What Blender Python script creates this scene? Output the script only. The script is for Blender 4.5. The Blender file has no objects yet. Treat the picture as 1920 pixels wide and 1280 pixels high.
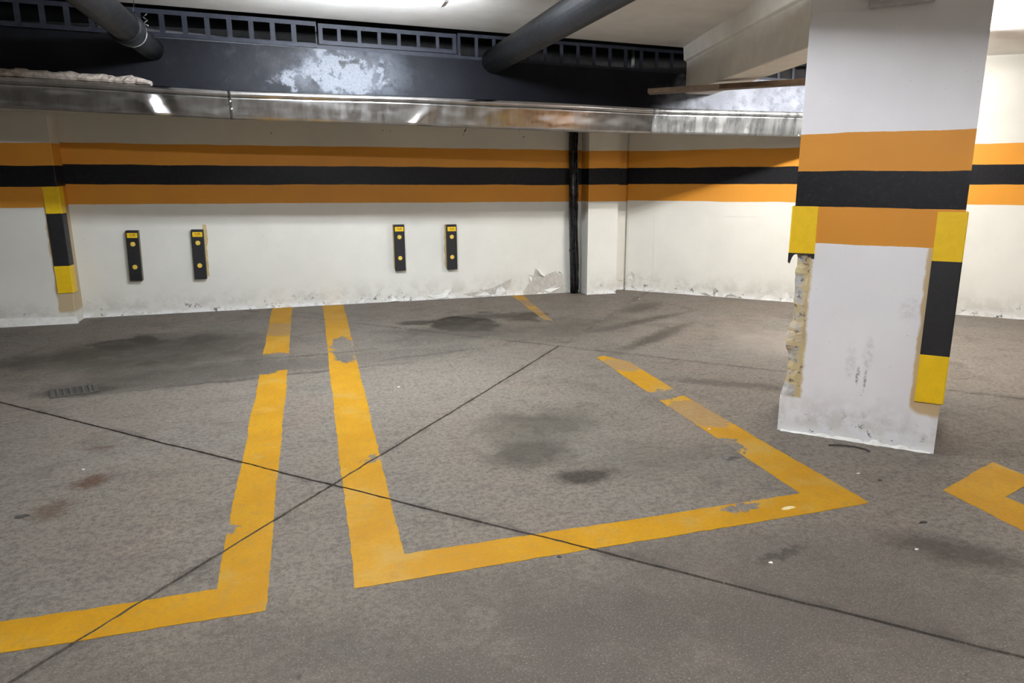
import bpy, bmesh, math, random
from mathutils import Vector, Matrix, noise

random.seed(7)
S = bpy.context.scene
COL = S.collection

# ------------------------------------------------------------------ camera
# metres; X runs along the striped back wall, Y away from the camera, Z up
cam_d = bpy.data.cameras.new('camera')
cam = bpy.data.objects.new('camera', cam_d)
COL.objects.link(cam)
S.camera = cam
cam_d.sensor_width = 36.0
cam_d.lens = 36.0 * 1351.0 / 1920.0
cam_d.clip_start = 0.05
_r = Vector((0.96243319, -0.27143535, -0.00672331))
_u = Vector((0.06782217, 0.21635391, 0.97395644))
_w = Vector((0.26291159, 0.93782399, -0.22663552))
M = Matrix.Identity(4)
for i in range(3):
    M[i][0], M[i][1], M[i][2] = _r[i], _u[i], -_w[i]
M[2][3] = 1.5
cam.matrix_world = M

# ------------------------------------------------------------------ world, exposure
wd = bpy.data.worlds.new('world')
S.world = wd
wd.use_nodes = True
wd.node_tree.nodes['Background'].inputs[0].default_value = (0.5, 0.52, 0.6, 1)
wd.node_tree.nodes['Background'].inputs[1].default_value = 0.02
vs = S.view_settings
vs.view_transform = 'Standard'
vs.look = 'None'
vs.gamma = 1.0
vs.use_curve_mapping = False
vs.exposure = 0.0

# ceiling lamps: (x, y, z, half length, tube emission, colour)
LAMPS = [
    (0.40, 5.29, 2.66, 0.60, 500.0, (0.88, 0.94, 1.0), 'twin tube ceiling lamp over the parking bays, close to the grilles'),
    (4.90, 5.20, 2.56, 0.60, 490.0, (1.0, 0.97, 0.93), 'twin tube ceiling lamp behind the striped pillar'),
    (0.60, 0.50, 2.70, 0.60, 480.0, (0.955, 0.96, 1.0), 'twin tube ceiling lamp over the driving lane'),
    (5.60, -1.20, 2.55, 0.60, 190.0, (1.0, 0.97, 0.94), 'added twin tube fill lamp over the lane beyond the pillar'),  # fill lamp out of view, added to brighten floor and walls
]

# ------------------------------------------------------------------ geometry laws of the place
YW = 8.68                       # striped back wall
YD = 6.80                       # dark upper wall
def z_ceil(x): return 2.812 - 0.031 * x
def z_sill(x): return 2.562 - 0.031 * x       # top of the dark wall, sill of the grilles
def lerp_table(t, x):
    if x <= t[0][0]: a, b = t[0], t[1]
    elif x >= t[-1][0]: a, b = t[-2], t[-1]
    else:
        for a, b in zip(t, t[1:]):
            if a[0] <= x <= b[0]: break
    k = (x - a[0]) / (b[0] - a[0])
    return a[1] + (b[1] - a[1]) * k
LIP = [(-3.4, 2.30), (-1.82, 2.244), (-0.55, 2.190), (0.365, 2.180), (0.98, 2.176), (2.36, 2.146), (3.40, 2.112), (5.1, 2.100), (5.9, 2.095)]
BOT = [(-3.4, 2.07), (-1.85, 2.014), (-0.55, 1.964), (0.351, 1.948), (0.973, 1.930), (2.49, 1.887), (2.65, 1.884), (5.066, 1.860), (5.9, 1.852)]

# ------------------------------------------------------------------ object helpers
def tag(o, label=None, cat=None, group=None, kind=None):
    if label: o['label'] = label
    if cat: o['category'] = cat
    if group: o['group'] = group
    if kind: o['kind'] = kind
    return o
def empty(name, loc=(0, 0, 0)):
    o = bpy.data.objects.new(name, None)
    o.empty_display_size = 0.1
    o.location = loc
    COL.objects.link(o)
    return o
def put(o, parent):
    """parent o to parent, keeping o's coordinates as world coordinates"""
    o.parent = parent
    o.matrix_parent_inverse = world_of(parent).inverted()
    return o
def world_of(o):
    m = Matrix.LocRotScale(o.location, o.rotation_euler, o.scale)
    if o.parent: return world_of(o.parent) @ o.matrix_parent_inverse @ m
    return m
def obj(name, bm, mat, parent=None, smooth=False, bevel=0.0):
    bmesh.ops.recalc_face_normals(bm, faces=bm.faces[:])
    me = bpy.data.meshes.new(name)
    bm.to_mesh(me); bm.free()
    if mat: me.materials.append(mat)
    if smooth:
        for p in me.polygons: p.use_smooth = True
    o = bpy.data.objects.new(name, me)
    COL.objects.link(o)
    if bevel:
        b = o.modifiers.new('bevel', 'BEVEL'); b.width = bevel; b.segments = 2; b.limit_method = 'ANGLE'
    if parent: put(o, parent)
    return o
def box(bm, x0, x1, y0, y1, z0, z1, m=None):
    vs_ = [bm.verts.new((x, y, z)) for z in (z0, z1) for y in (y0, y1) for x in (x0, x1)]
    if m:
        for v in vs_: v.co = m @ v.co
    for f in ((0, 2, 3, 1), (4, 5, 7, 6), (0, 1, 5, 4), (1, 3, 7, 5), (3, 2, 6, 7), (2, 0, 4, 6)):
        bm.faces.new([vs_[i] for i in f])
    return vs_
def hexa(bm, pts):
    """8 points: bottom 4 (ccw) then top 4"""
    v = [bm.verts.new(p) for p in pts]
    for f in ((3, 2, 1, 0), (4, 5, 6, 7), (0, 1, 5, 4), (1, 2, 6, 5), (2, 3, 7, 6), (3, 0, 4, 7)):
        bm.faces.new([v[i] for i in f])
def prism(bm, poly, z0, z1):
    """vertical prism over a 2-D polygon; z0, z1 may be functions of (x, y)"""
    f0 = z0 if callable(z0) else (lambda x, y: z0)
    f1 = z1 if callable(z1) else (lambda x, y: z1)
    lo = [bm.verts.new((x, y, f0(x, y))) for x, y in poly]
    hi = [bm.verts.new((x, y, f1(x, y))) for x, y in poly]
    n = len(poly)
    bm.faces.new(lo[::-1]); bm.faces.new(hi)
    for i in range(n):
        j = (i + 1) % n
        bm.faces.new((lo[i], lo[j], hi[j], hi[i]))
def tube(bm, path, r, seg=12, caps=True):
    rings = []
    path = [Vector(p) for p in path]
    for i, p in enumerate(path):
        d = (path[min(i + 1, len(path) - 1)] - path[max(i - 1, 0)]).normalized()
        a = d.cross(Vector((0, 0, 1)))
        if a.length < 1e-3: a = d.cross(Vector((1, 0, 0)))
        a.normalize(); b = d.cross(a)
        rr = r[i] if isinstance(r, (list, tuple)) else r
        rings.append([bm.verts.new(p + (a * math.cos(t) + b * math.sin(t)) * rr) for t in [2 * math.pi * k / seg for k in range(seg)]])
    for q, s in zip(rings, rings[1:]):
        for k in range(seg):
            bm.faces.new((q[k], q[(k + 1) % seg], s[(k + 1) % seg], s[k]))
    if caps:
        bm.faces.new(rings[0][::-1]); bm.faces.new(rings[-1])
def B(*a, **k):
    bm = bmesh.new(); box(bm, *a, **k); return bm

# ------------------------------------------------------------------ node helpers
class NT:
    def __init__(self, tree): self.t = tree
    def node(self, typ, **kw):
        n = self.t.nodes.new(typ)
        for k, v in kw.items(): setattr(n, k, v)
        return n
    def set(self, sock, v):
        if isinstance(v, bpy.types.NodeSocket): self.t.links.new(v, sock)
        elif v is not None:
            if isinstance(v, (tuple, list)) and len(v) == 3 and sock.type == 'RGBA': v = (*v, 1)
            sock.default_value = v
    def math(self, op, a, b=None, c=None, clamp=False):
        n = self.node('ShaderNodeMath', operation=op, use_clamp=clamp)
        for i, v in enumerate((a, b, c)):
            if v is not None: self.set(n.inputs[i], v)
        return n.outputs[0]
    def mul(self, a, b): return self.math('MULTIPLY', a, b)
    def add(self, a, b): return self.math('ADD', a, b)
    def sub(self, a, b): return self.math('SUBTRACT', a, b)
    def mx(self, a, b): return self.math('MAXIMUM', a, b)
    def mix(self, f, a, b, mode='MIX'):
        n = self.node('ShaderNodeMix', data_type='RGBA', blend_type=mode)
        self.set(n.inputs[0], f); self.set(n.inputs[6], a); self.set(n.inputs[7], b)
        return n.outputs[2]
    def noise(self, vec, scale, detail=4, rough=0.6, dist=0.0, out=0):
        n = self.node('ShaderNodeTexNoise')
        if vec is not None: self.set(n.inputs['Vector'], vec)
        n.inputs['Scale'].default_value = scale; n.inputs['Detail'].default_value = detail
        n.inputs['Roughness'].default_value = rough; n.inputs['Distortion'].default_value = dist
        return n.outputs[out]
    def step(self, v, a, b, lo=0.0, hi=1.0, kind='SMOOTHSTEP'):
        n = self.node('ShaderNodeMapRange', interpolation_type=kind)
        for i, x in enumerate((v, a, b, lo, hi)): self.set(n.inputs[i], x)
        return n.outputs[0]
    def pos(self): return self.node('ShaderNodeNewGeometry').outputs['Position']
    def sep(self, v):
        n = self.node('ShaderNodeSeparateXYZ'); self.set(n.inputs[0], v); return n.outputs
    def comb(self, x, y, z):
        n = self.node('ShaderNodeCombineXYZ')
        for i, v in enumerate((x, y, z)): self.set(n.inputs[i], v)
        return n.outputs[0]
    def vec(self, op, a, b=None, s=None, out=0):
        n = self.node('ShaderNodeVectorMath', operation=op)
        self.set(n.inputs[0], a)
        if b is not None: self.set(n.inputs[1], b)
        if s is not None: self.set(n.inputs['Scale'], s)
        return n.outputs['Value' if op in ('LENGTH', 'DOT_PRODUCT') else 0]
    def blob(self, v, c, r, rot=0.0, a=1.0, b=0.4):
        """soft ellipse mask around c with radii r in the vector v"""
        n = self.node('ShaderNodeMapping', vector_type='TEXTURE')
        self.set(n.inputs[0], v)
        n.inputs['Location'].default_value = (*c, 0) if len(c) == 2 else c
        n.inputs['Rotation'].default_value = (0, 0, math.radians(rot))
        n.inputs['Scale'].default_value = (*r, 1e3) if len(r) == 2 else r
        return self.step(self.vec('LENGTH', n.outputs[0]), a, b)
    def bump(self, h, strength, dist=0.01):
        n = self.node('ShaderNodeBump')
        n.inputs['Strength'].default_value = strength; n.inputs['Distance'].default_value = dist
        self.set(n.inputs['Height'], h)
        return n.outputs[0]

def material(name):
    m = bpy.data.materials.new(name); m.use_nodes = True
    n = NT(m.node_tree)
    n.b = m.node_tree.nodes['Principled BSDF']
    def shade(color=None, rough=None, metal=None, normal=None, spec=None):
        for k, v in (('Base Color', color), ('Roughness', rough), ('Metallic', metal), ('Normal', normal), ('Specular IOR Level', spec)):
            if v is not None: n.set(n.b.inputs[k], v)
    n.shade = shade
    return m, n
def simple(name, col, rough=0.6, metal=0.0, grain=0.12, scale=30, bump=0.1, spec=0.35):
    m, n = material(name)
    p = n.pos()
    f = n.noise(p, scale, 5, 0.65)
    c = n.mix(n.step(f, 0.3, 0.7), tuple(x * (1 - grain) for x in col), tuple(min(1, x * (1 + grain)) for x in col))
    n.shade(c, n.step(f, 0.2, 0.8, rough - 0.06, rough + 0.06), metal, n.bump(f, bump, 0.004), spec)
    return m

# ------------------------------------------------------------------ floor concrete (shared by slabs and worn paint)
grp = bpy.data.node_groups.new('concrete_surface', 'ShaderNodeTree')
for nm, ty in (('Color', 'NodeSocketColor'), ('Roughness', 'NodeSocketFloat'), ('Height', 'NodeSocketFloat')):
    grp.interface.new_socket(nm, in_out='OUTPUT', socket_type=ty)
g = NT(grp)
gp = g.pos()
flat = g.vec('MULTIPLY', gp, (1, 1, 0))
warp = g.vec('SCALE', g.vec('SUBTRACT', g.noise(flat, 2.2, 5, 0.62, out=1), (0.5, 0.5, 0.5)), s=0.75)
wp = g.vec('ADD', flat, g.vec('MULTIPLY', warp, (1, 1, 0)))
warp2 = g.vec('SCALE', g.vec('SUBTRACT', g.noise(flat, 7, 5, 0.7, out=1), (0.5, 0.5, 0.5)), s=0.22)
wp2 = g.vec('ADD', flat, g.vec('MULTIPLY', warp2, (1, 1, 0)))
big = g.noise(flat, 0.9, 4, 0.6)
mid = g.noise(wp, 3.0, 6, 0.68)
fine = g.noise(flat, 38, 6, 0.72)
grit = g.noise(flat, 130, 4, 0.8)
col = g.mix(g.step(big, 0.35, 0.65), (0.345, 0.318, 0.288), (0.330, 0.322, 0.300))
col = g.mix(g.step(mid, 0.5, 0.68, 0, 0.55), col, (0.200, 0.193, 0.182))          # grey mottling
pink = g.noise(g.vec('ADD', wp, (9.1, 3.3, 0)), 1.3, 5, 0.6)
col = g.mix(g.step(pink, 0.5, 0.7, 0, 0.6), col, (0.375, 0.318, 0.287))           # pinkish cement
pale = g.noise(g.vec('ADD', wp, (2.7, 8.1, 0)), 2.0, 5, 0.65)
col = g.mix(g.step(pale, 0.56, 0.75, 0, 0.6), col, (0.46, 0.445, 0.41))
STAINS_AND_GLARE = [  # centre, radii, rotation, outer, inner, strength, colour, fine warp
    ((0.9, 4.9), (1.1, 0.9), 0, 1.2, 0.1, 0.45, (0.47, 0.455, 0.40), 0),      # pale middle of the bay
    ((0.9, 1.7), (1.7, 0.95), 0, 1.25, 0.3, 0.85, (0.165, 0.158, 0.148), 0),
    ((-0.9, 1.8), (0.9, 0.8), 0, 1.25, 0.2, 0.65, (0.18, 0.172, 0.16), 0),
    ((1.9, 1.9), (0.9, 0.7), -30, 1.2, 0.1, 0.5, (0.24, 0.215, 0.19), 0),
    ((1.5, 7.15), (0.34, 0.40), 20, 1.1, 0.75, 0.93, (0.048, 0.045, 0.036), 0),   # oil by the wall
    ((1.85, 7.5), (0.30, 0.22), 0, 1.1, 0.5, 0.75, (0.08, 0.074, 0.06), 0),
    ((2.2, 7.35), (0.22, 0.30), 0, 1.1, 0.5, 0.75, (0.085, 0.08, 0.065), 0),
    ((1.02, 7.33), (0.22, 0.14), -10, 1.1, 0.6, 0.8, (0.075, 0.068, 0.052), 1),
    ((1.4, 6.75), (1.05, 0.55), 0, 1.2, 0.2, 0.72, (0.165, 0.163, 0.150), 0),
    ((2.5, 6.6), (0.9, 0.55), 20, 1.2, 0.2, 0.6, (0.175, 0.170, 0.155), 0),
    ((3.1, 6.0), (0.9, 0.12), 38, 1.2, 0.3, 0.75, (0.12, 0.115, 0.10), 1),
    ((3.3, 6.7), (0.9, 0.10), 25, 1.2, 0.3, 0.7, (0.13, 0.125, 0.11), 1),
    ((3.6, 7.4), (0.5, 0.2), 40, 1.2, 0.3, 0.7, (0.14, 0.135, 0.12), 1),
    ((4.3, 5.4), (0.8, 0.7), 0, 1.2, 0.2, 0.5, (0.50, 0.48, 0.46), 0),  # lamp glare on the floor, painted in as a pale patch
    ((2.9, 4.4), (0.55, 0.10), -35, 1.2, 0.3, 0.6, (0.15, 0.145, 0.13), 1),
    ((-1.66, 7.2), (0.30, 0.32), 10, 1.1, 0.7, 0.92, (0.05, 0.048, 0.040), 0),    # dark spot in the next bay
    ((-1.05, 7.1), (0.40, 0.30), 0, 1.1, 0.3, 0.75, (0.10, 0.095, 0.085), 0),
    ((-2.1, 6.8), (0.60, 0.35), 15, 1.1, 0.3, 0.75, (0.09, 0.085, 0.073), 0),
    ((-1.35, 6.36), (0.10, 0.08), 0, 1.1, 0.6, 0.9, (0.06, 0.058, 0.05), 1),
    ((-1.3, 6.7), (1.25, 0.95), 0, 1.25, 0.35, 0.85, (0.15, 0.145, 0.132), 0),
    ((-0.9, 5.85), (1.15, 0.36), 8, 1.15, 0.5, 0.7, (0.155, 0.155, 0.145), 1),     # run-off towards the drain
    ((-0.35, 5.62), (1.25, 0.035), 6, 1.2, 0.4, 0.6, (0.10, 0.10, 0.095), 1),
    ((-0.10, 6.22), (0.75, 0.030), 4, 1.2, 0.4, 0.55, (0.11, 0.11, 0.10), 1),
    ((0.95, 5.95), (0.55, 0.035), 12, 1.2, 0.4, 0.5, (0.12, 0.12, 0.11), 1),
    ((0.6, 6.0), (0.9, 0.30), 6, 1.15, 0.5, 0.35, (0.18, 0.178, 0.165), 1),
    ((-1.65, 5.62), (0.35, 0.16), 0, 1.15, 0.4, 0.8, (0.10, 0.10, 0.092), 1),
    ((1.3, 4.0), (0.42, 0.36), 20, 1.2, 0.25, 0.72, (0.150, 0.148, 0.130), 0),    # engine drips in the bay
    ((1.05, 3.55), (0.34, 0.26), 0, 1.2, 0.25, 0.75, (0.135, 0.133, 0.118), 0),
    ((1.27, 3.19), (0.20, 0.115), 0, 1.15, 0.4, 0.9, (0.072, 0.068, 0.056), 1),
    ((1.7, 3.3), (0.5, 0.35), 0, 1.2, 0.2, 0.4, (0.20, 0.195, 0.18), 0),
    ((-1.13, 3.85), (0.13, 0.09), 30, 1.15, 0.3, 0.8, (0.165, 0.092, 0.058), 1),  # rust
    ((-1.22, 3.55), (0.10, 0.14), 0, 1.15, 0.3, 0.6, (0.20, 0.13, 0.095), 1),
    ((-1.2, 4.35), (0.12, 0.05), 20, 1.15, 0.3, 0.6, (0.19, 0.12, 0.085), 1),
    ((2.45, 2.05), (0.35, 0.14), -40, 1.2, 0.2, 0.7, (0.125, 0.115, 0.105), 1),
    ((1.75, 2.25), (0.16, 0.03), 10, 1.2, 0.3, 0.7, (0.11, 0.105, 0.10), 1),
]
def stained(col, rows):
    for c, r, rot, a, b, k, cc, w in rows:
        if max(cc) < 0.26: cc = tuple(v * 0.68 for v in cc)
        msk = g.blob(wp2 if w else wp, c, r, rot, a, b)
        brk = g.step(fine if w else mid, 0.28, 0.52, 0.62, 1.0)
        col = g.mix(g.mul(g.mul(msk, brk), k), col, cc)
    return col
col = stained(col, STAINS_AND_GLARE[:4])
col = g.mix(g.step(fine, 0.42, 0.64, 0.0, 0.62), col, (0.13, 0.122, 0.112))
col = g.mix(g.step(g.noise(wp2, 15, 6, 0.7), 0.50, 0.66, 0.0, 0.5), col, (0.16, 0.15, 0.14))
col = g.mix(g.step(grit, 0.52, 0.66, 0.0, 0.65), col, (0.115, 0.108, 0.10))
col = g.mix(g.step(grit, 0.46, 0.32, 0.0, 0.55), col, (0.56, 0.545, 0.51))
str_p = g.vec('MULTIPLY', g.vec('ADD', wp2, (0, 0, 0)), (2.2, 14.0, 0))
streak = g.noise(str_p, 1.6, 5, 0.7)
col = g.mix(g.step(streak, 0.54, 0.68, 0, 0.5), col, (0.15, 0.143, 0.13))
col = stained(col, STAINS_AND_GLARE[4:])
for (jx, jy), (nx, ny), wid, k in (((-1.635, 5.043), (0.6908, 0.7230), 0.045, 0.55), ((-0.873, 2.365), (-0.7667, 0.6421), 0.035, 0.45), ((2.136, 5.864), (0.6911, 0.7228), 0.05, 0.5)):
    dd = g.math('ABSOLUTE', g.vec('DOT_PRODUCT', g.vec('SUBTRACT', wp2, (jx, jy, 0)), (nx, ny, 0)))
    col = g.mix(g.mul(g.step(dd, wid, 0.0, 0, k), g.step(mid, 0.35, 0.6)), col, (0.09, 0.085, 0.08))
fleck = g.noise(g.vec('ADD', flat, (5, 5, 0)), 22, 3, 0.5)
col = g.mix(g.step(fleck, 0.70, 0.76, 0, 0.7), col, (0.10, 0.095, 0.09))
col = g.mix(1.0, col, (0.605, 0.565, 0.525), 'MULTIPLY')
go = g.node('NodeGroupOutput')
g.set(go.inputs[0], col)
g.set(go.inputs[1], g.step(g.add(g.mul(mid, 0.6), g.mul(grit, 0.4)), 0.35, 0.65, 0.42, 0.62))
g.set(go.inputs[2], g.add(g.mul(fine, 0.6), g.mul(grit, 0.5)))

def use_concrete(n):
    q = n.node('ShaderNodeGroup'); q.node_tree = grp
    return q.outputs
m_floor, n = material('worn garage concrete')
o_ = use_concrete(n)
pol = n.vec('MULTIPLY', n.pos(), (1, 1, 0))
gloss = n.mul(n.blob(pol, (4.4, 5.6), (1.3, 1.2), 0, 1.1, 0.2), n.step(n.noise(pol, 2.5, 5, 0.7), 0.42, 0.62))
n.shade(o_[0], o_[1], 0, n.bump(o_[2], 0.5, 0.008), n.add(0.02, n.mul(gloss, 0.12)))   # tyre-polished towards the oblique wall

m_paint, n = material('yellow line paint worn to the concrete')
o_ = use_concrete(n)
p = n.vec('MULTIPLY', n.pos(), (1, 1, 0))
nz = n.noise(p, 5, 6, 0.7); nf = n.noise(p, 60, 4, 0.7)
wn = n.vec('ADD', p, n.vec('SCALE', n.vec('SUBTRACT', n.noise(p, 9, 4, 0.7, out=1), (0.5, 0.5, 0.5)), s=0.30))
wear = n.step(nz, 0.66, 0.74, 0, 0.8)
for c, r, rot, k in (((-0.37, 6.05), (0.30, 0.42), 0, 1.0), ((0.24, 6.35), (0.12, 0.62), 0, 1.0), ((-0.34, 7.4), (0.2, 0.4), 0, 0.45),
                     ((2.30, 4.32), (0.25, 0.10), 20, 1.0), ((2.34, 5.15), (0.22, 0.22), 0, 0.5), ((2.33, 3.9), (0.18, 0.35), 0, 0.55), ((2.40, 7.35), (0.25, 0.5), 0, 0.55),
                     ((2.44, 8.1), (0.2, 0.3), 0, 0.6), ((1.83, 2.66), (0.11, 0.06), 0, 1.0), ((-0.42, 3.1), (0.06, 0.07), 0, 1.0), ((2.22, 3.35), (0.05, 0.12), 0, 1.0),
                     ((0.27, 3.72), (0.06, 0.05), 0, 0.9)):
    hole = n.step(n.add(n.blob(wn, c, r, rot, 1.15, 0.5), n.mul(n.sub(nz, 0.5), 1.3)), 0.42, 0.55)
    wear = n.mx(wear, n.mul(hole, k))
wear = n.mx(wear, n.step(nf, 0.64, 0.72, 0, 0.75))
tone = n.noise(p, 3, 4, 0.6)
yl = n.mix(n.step(tone, 0.35, 0.65), (0.39, 0.192, 0.007), (0.435, 0.226, 0.010))
yl = n.mix(n.step(nf, 0.45, 0.62, 0, 0.32), yl, (0.30, 0.18, 0.04))
yl = n.mix(n.step(n.noise(p, 14, 6, 0.7), 0.52, 0.66, 0, 0.45), yl, (0.30, 0.185, 0.045))
yl = n.mix(n.step(n.noise(n.vec('ADD', p, (4, 4, 0)), 2.3, 5, 0.65), 0.52, 0.68, 0, 0.45), yl, (0.42, 0.29, 0.09))
n.shade(n.mix(wear, yl, o_[0]), n.step(nf, 0.3, 0.7, 0.42, 0.6), 0, n.bump(n.add(o_[2], n.mul(wear, -0.6)), 0.25, 0.005), 0.05)

m_joint = simple('dark joint filler', (0.035, 0.032, 0.029), 0.8, 0, 0.4, 40, 0.3)

# ------------------------------------------------------------------ painted walls
def wall_paint(name, bands, slope, white, base_flake=True, extra=None, dirt=0.6):
    """white wall with orange / black / orange bands at the heights in bands"""
    m, n = material(name)
    P = n.pos(); x, y, z = n.sep(P)
    nz = n.noise(P, 6, 5, 0.65); nf = n.noise(P, 45, 5, 0.7); nb = n.noise(P, 1.1, 4, 0.6)
    zz = n.add(z, n.mul(n.sub(x, 0.5), slope))
    zz = n.add(zz, n.mul(n.sub(n.noise(P, 2.5, 3, 0.5), 0.5), 0.022))
    zz = n.add(zz, n.mul(n.sub(nf, 0.5), 0.004))
    c = n.mix(n.step(nb, 0.3, 0.7), white, tuple(v * 0.90 for v in white))
    c = n.mix(n.step(nf, 0.66, 0.74, 0, dirt), c, (0.20, 0.19, 0.17))
    sc = n.noise(n.vec('MULTIPLY', P, (3, 3, 1.0)), 7, 6, 0.75)
    c = n.mix(n.step(sc, 0.68, 0.76, 0, 0.55 * dirt), c, (0.25, 0.24, 0.22))
    if base_flake:
        low = n.step(z, 0.10, 0.0)
        c = n.mix(n.mul(n.step(nz, 0.42, 0.60), n.step(z, 0.34, 0.02, 0, 0.65)), c, (0.50, 0.48, 0.43))
        c = n.mix(n.mul(n.step(nz, 0.46, 0.52), low), c, (0.86, 0.86, 0.86))
        c = n.mix(n.mul(n.step(n.noise(P, 14, 4, 0.7), 0.60, 0.66), n.step(z, 0.22, 0.02)), c, (0.16, 0.15, 0.135))
    if extra: c = extra(n, c, P, x, y, z, nz, nf)
    a0, a1, a2, a3 = bands
    on = lambda lo, hi: n.mul(n.math('GREATER_THAN', zz, lo), n.math('LESS_THAN', zz, hi))
    chip = n.step(n.noise(P, 33, 4, 0.7), 0.72, 0.76, 1, 0.25)
    orange = n.mix(n.step(nb, 0.3, 0.7), (0.66, 0.285, 0.026), (0.61, 0.255, 0.026))
    orange = n.mix(n.step(nf, 0.68, 0.74, 0, 0.8), orange, (0.09, 0.045, 0.02))
    black = n.mix(n.step(nf, 0.45, 0.75), (0.006, 0.0062, 0.008), (0.014, 0.015, 0.018))
    inb = on(a1, a2)
    if extra and getattr(extra, 'over', None): orange = extra.over(n, orange, P, x, y, z, nz, nf)
    c = n.mix(n.math('ADD', on(a0, a1), on(a2, a3), clamp=True), c, orange)
    c = n.mix(n.mul(inb, chip), c, black)
    n.shade(c, n.step(inb, 0, 1, 0.55, 0.42), 0, n.bump(n.add(nz, n.mul(nf, 0.5)), 0.18, 0.006), n.step(inb, 0, 1, 0.35, 0.18))
    return m
WHITE = (0.745, 0.735, 0.675)
m_wall = wall_paint('cream wall paint with orange and black bands', (1.185, 1.390, 1.595, 1.812), 0.0115, WHITE)
m_plain = simple('plain cream wall paint', (0.74, 0.72, 0.67), 0.6, 0, 0.06, 8, 0.15)
m_ceil = simple('white ceiling paint', (0.84, 0.82, 0.785), 0.65, 0, 0.05, 4, 0.12)
m_beam = simple('off white beam paint', (0.76, 0.72, 0.65), 0.6, 0, 0.06, 6, 0.12)
m_shaft = simple('shaft concrete darkened as void', (0.035, 0.034, 0.034), 0.8, 0, 0.3, 8, 0.2)  # dark colour stands for the unlit void behind the grilles

m_dark, n = material('slate paint peeling to grey primer with painted glare')
P = n.pos(); x, y, z = n.sep(P)
nz = n.noise(P, 7, 6, 0.62); nl = n.noise(P, 2.3, 5, 0.6); nf = n.noise(P, 50, 5, 0.7)
mott = n.noise(P, 4.5, 6, 0.7)
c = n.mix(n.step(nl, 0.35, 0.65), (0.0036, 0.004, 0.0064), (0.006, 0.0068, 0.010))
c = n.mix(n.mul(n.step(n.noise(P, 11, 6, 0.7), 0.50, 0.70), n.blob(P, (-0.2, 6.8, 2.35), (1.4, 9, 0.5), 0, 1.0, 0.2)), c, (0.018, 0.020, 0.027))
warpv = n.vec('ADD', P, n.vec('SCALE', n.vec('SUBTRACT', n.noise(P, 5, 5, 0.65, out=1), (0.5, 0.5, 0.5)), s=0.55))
painted_glare = n.mul(n.blob(warpv, (0.45, 6.8, 2.36), (0.62, 9, 0.30), 0, 1.1, 0.5), n.step(n.noise(P, 5, 6, 0.7), 0.36, 0.56))
c = n.mix(painted_glare, c, (0.050, 0.056, 0.070))  # soft lamp glare painted round the peeled patch
bl = n.mx(n.blob(warpv, (0.42, 6.8, 2.36), (0.40, 9, 0.22), 0, 1.0, 0.75), n.blob(warpv, (0.02, 6.8, 2.28), (0.22, 9, 0.10), 0, 1.0, 0.6))  # peeled primer patch, with lamp glare painted into its pale tone
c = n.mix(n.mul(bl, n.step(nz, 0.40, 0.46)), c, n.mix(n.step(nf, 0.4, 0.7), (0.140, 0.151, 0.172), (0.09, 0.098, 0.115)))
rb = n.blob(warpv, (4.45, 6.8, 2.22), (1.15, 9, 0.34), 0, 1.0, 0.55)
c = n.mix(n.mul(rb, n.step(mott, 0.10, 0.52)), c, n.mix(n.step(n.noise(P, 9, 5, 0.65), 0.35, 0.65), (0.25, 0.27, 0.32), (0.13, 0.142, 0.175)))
c = n.mix(n.step(nf, 0.69, 0.74, 0, 0.6), c, (0.35, 0.36, 0.38))
n.shade(c, n.step(nz, 0.3, 0.7, 0.42, 0.58), 0, n.bump(n.add(nz, n.mul(nf, 0.35)), 0.30, 0.008), 0.13)

# ------------------------------------------------------------------ other materials
m_galv, n = material('dented galvanised sheet')
P = n.pos()
st = n.noise(n.vec('MULTIPLY', P, (6, 1, 1.2)), 1.6, 6, 0.7); sp = n.noise(P, 26, 5, 0.75)
c = n.mix(n.step(st, 0.35, 0.65), (0.50, 0.495, 0.49), (0.60, 0.605, 0.615))
c = n.mix(n.step(sp, 0.6, 0.72, 0, 0.5), c, (0.70, 0.71, 0.72))
c = n.mix(n.step(n.noise(P, 1.7, 4, 0.6), 0.55, 0.72, 0, 0.4), c, (0.52, 0.47, 0.40))
n.shade(c, n.step(n.add(n.mul(st, 0.6), n.mul(sp, 0.4)), 0.35, 0.65, 0.15, 0.24), 1.0)
m_galv2, n = material('dull whitened galvanised sheet')
P = n.pos()
st = n.noise(n.vec('MULTIPLY', P, (6, 1, 1.2)), 2.2, 6, 0.7); sp = n.noise(P, 18, 5, 0.7)
c = n.mix(n.step(st, 0.35, 0.65), (0.30, 0.31, 0.318), (0.43, 0.447, 0.455))
c = n.mix(n.step(sp, 0.55, 0.70, 0, 0.6), c, (0.46, 0.475, 0.475))
n.shade(c, n.step(st, 0.35, 0.65, 0.26, 0.40), 0.85)
m_grille = simple('grey blue painted iron', (0.020, 0.0225, 0.032), 0.5, 0.0, 0.25, 25, 0.15, 0.15)
m_pipe = simple('dark grey painted pipe', (0.0095, 0.010, 0.012), 0.5, 0.0, 0.25, 14, 0.12, 0.14)
m_pipe2 = simple('black plastic downpipe', (0.012, 0.012, 0.013), 0.28, 0.0, 0.4, 14, 0.08)
m_wire = simple('thin grey wire', (0.22, 0.22, 0.23), 0.5, 0.3)
m_mortar = simple('crumbly pale mortar', (0.36, 0.31, 0.27), 0.9, 0, 0.30, 28, 0.8)
m_wood = simple('brown timber plank', (0.10, 0.062, 0.036), 0.65, 0, 0.35, 12, 0.2)
m_wood_end = simple('pale raw timber', (0.26, 0.20, 0.15), 0.7, 0, 0.2, 20, 0.2)
m_black = simple('black foam rubber', (0.013, 0.013, 0.015), 0.48, 0, 0.2, 40, 0.1)
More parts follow.
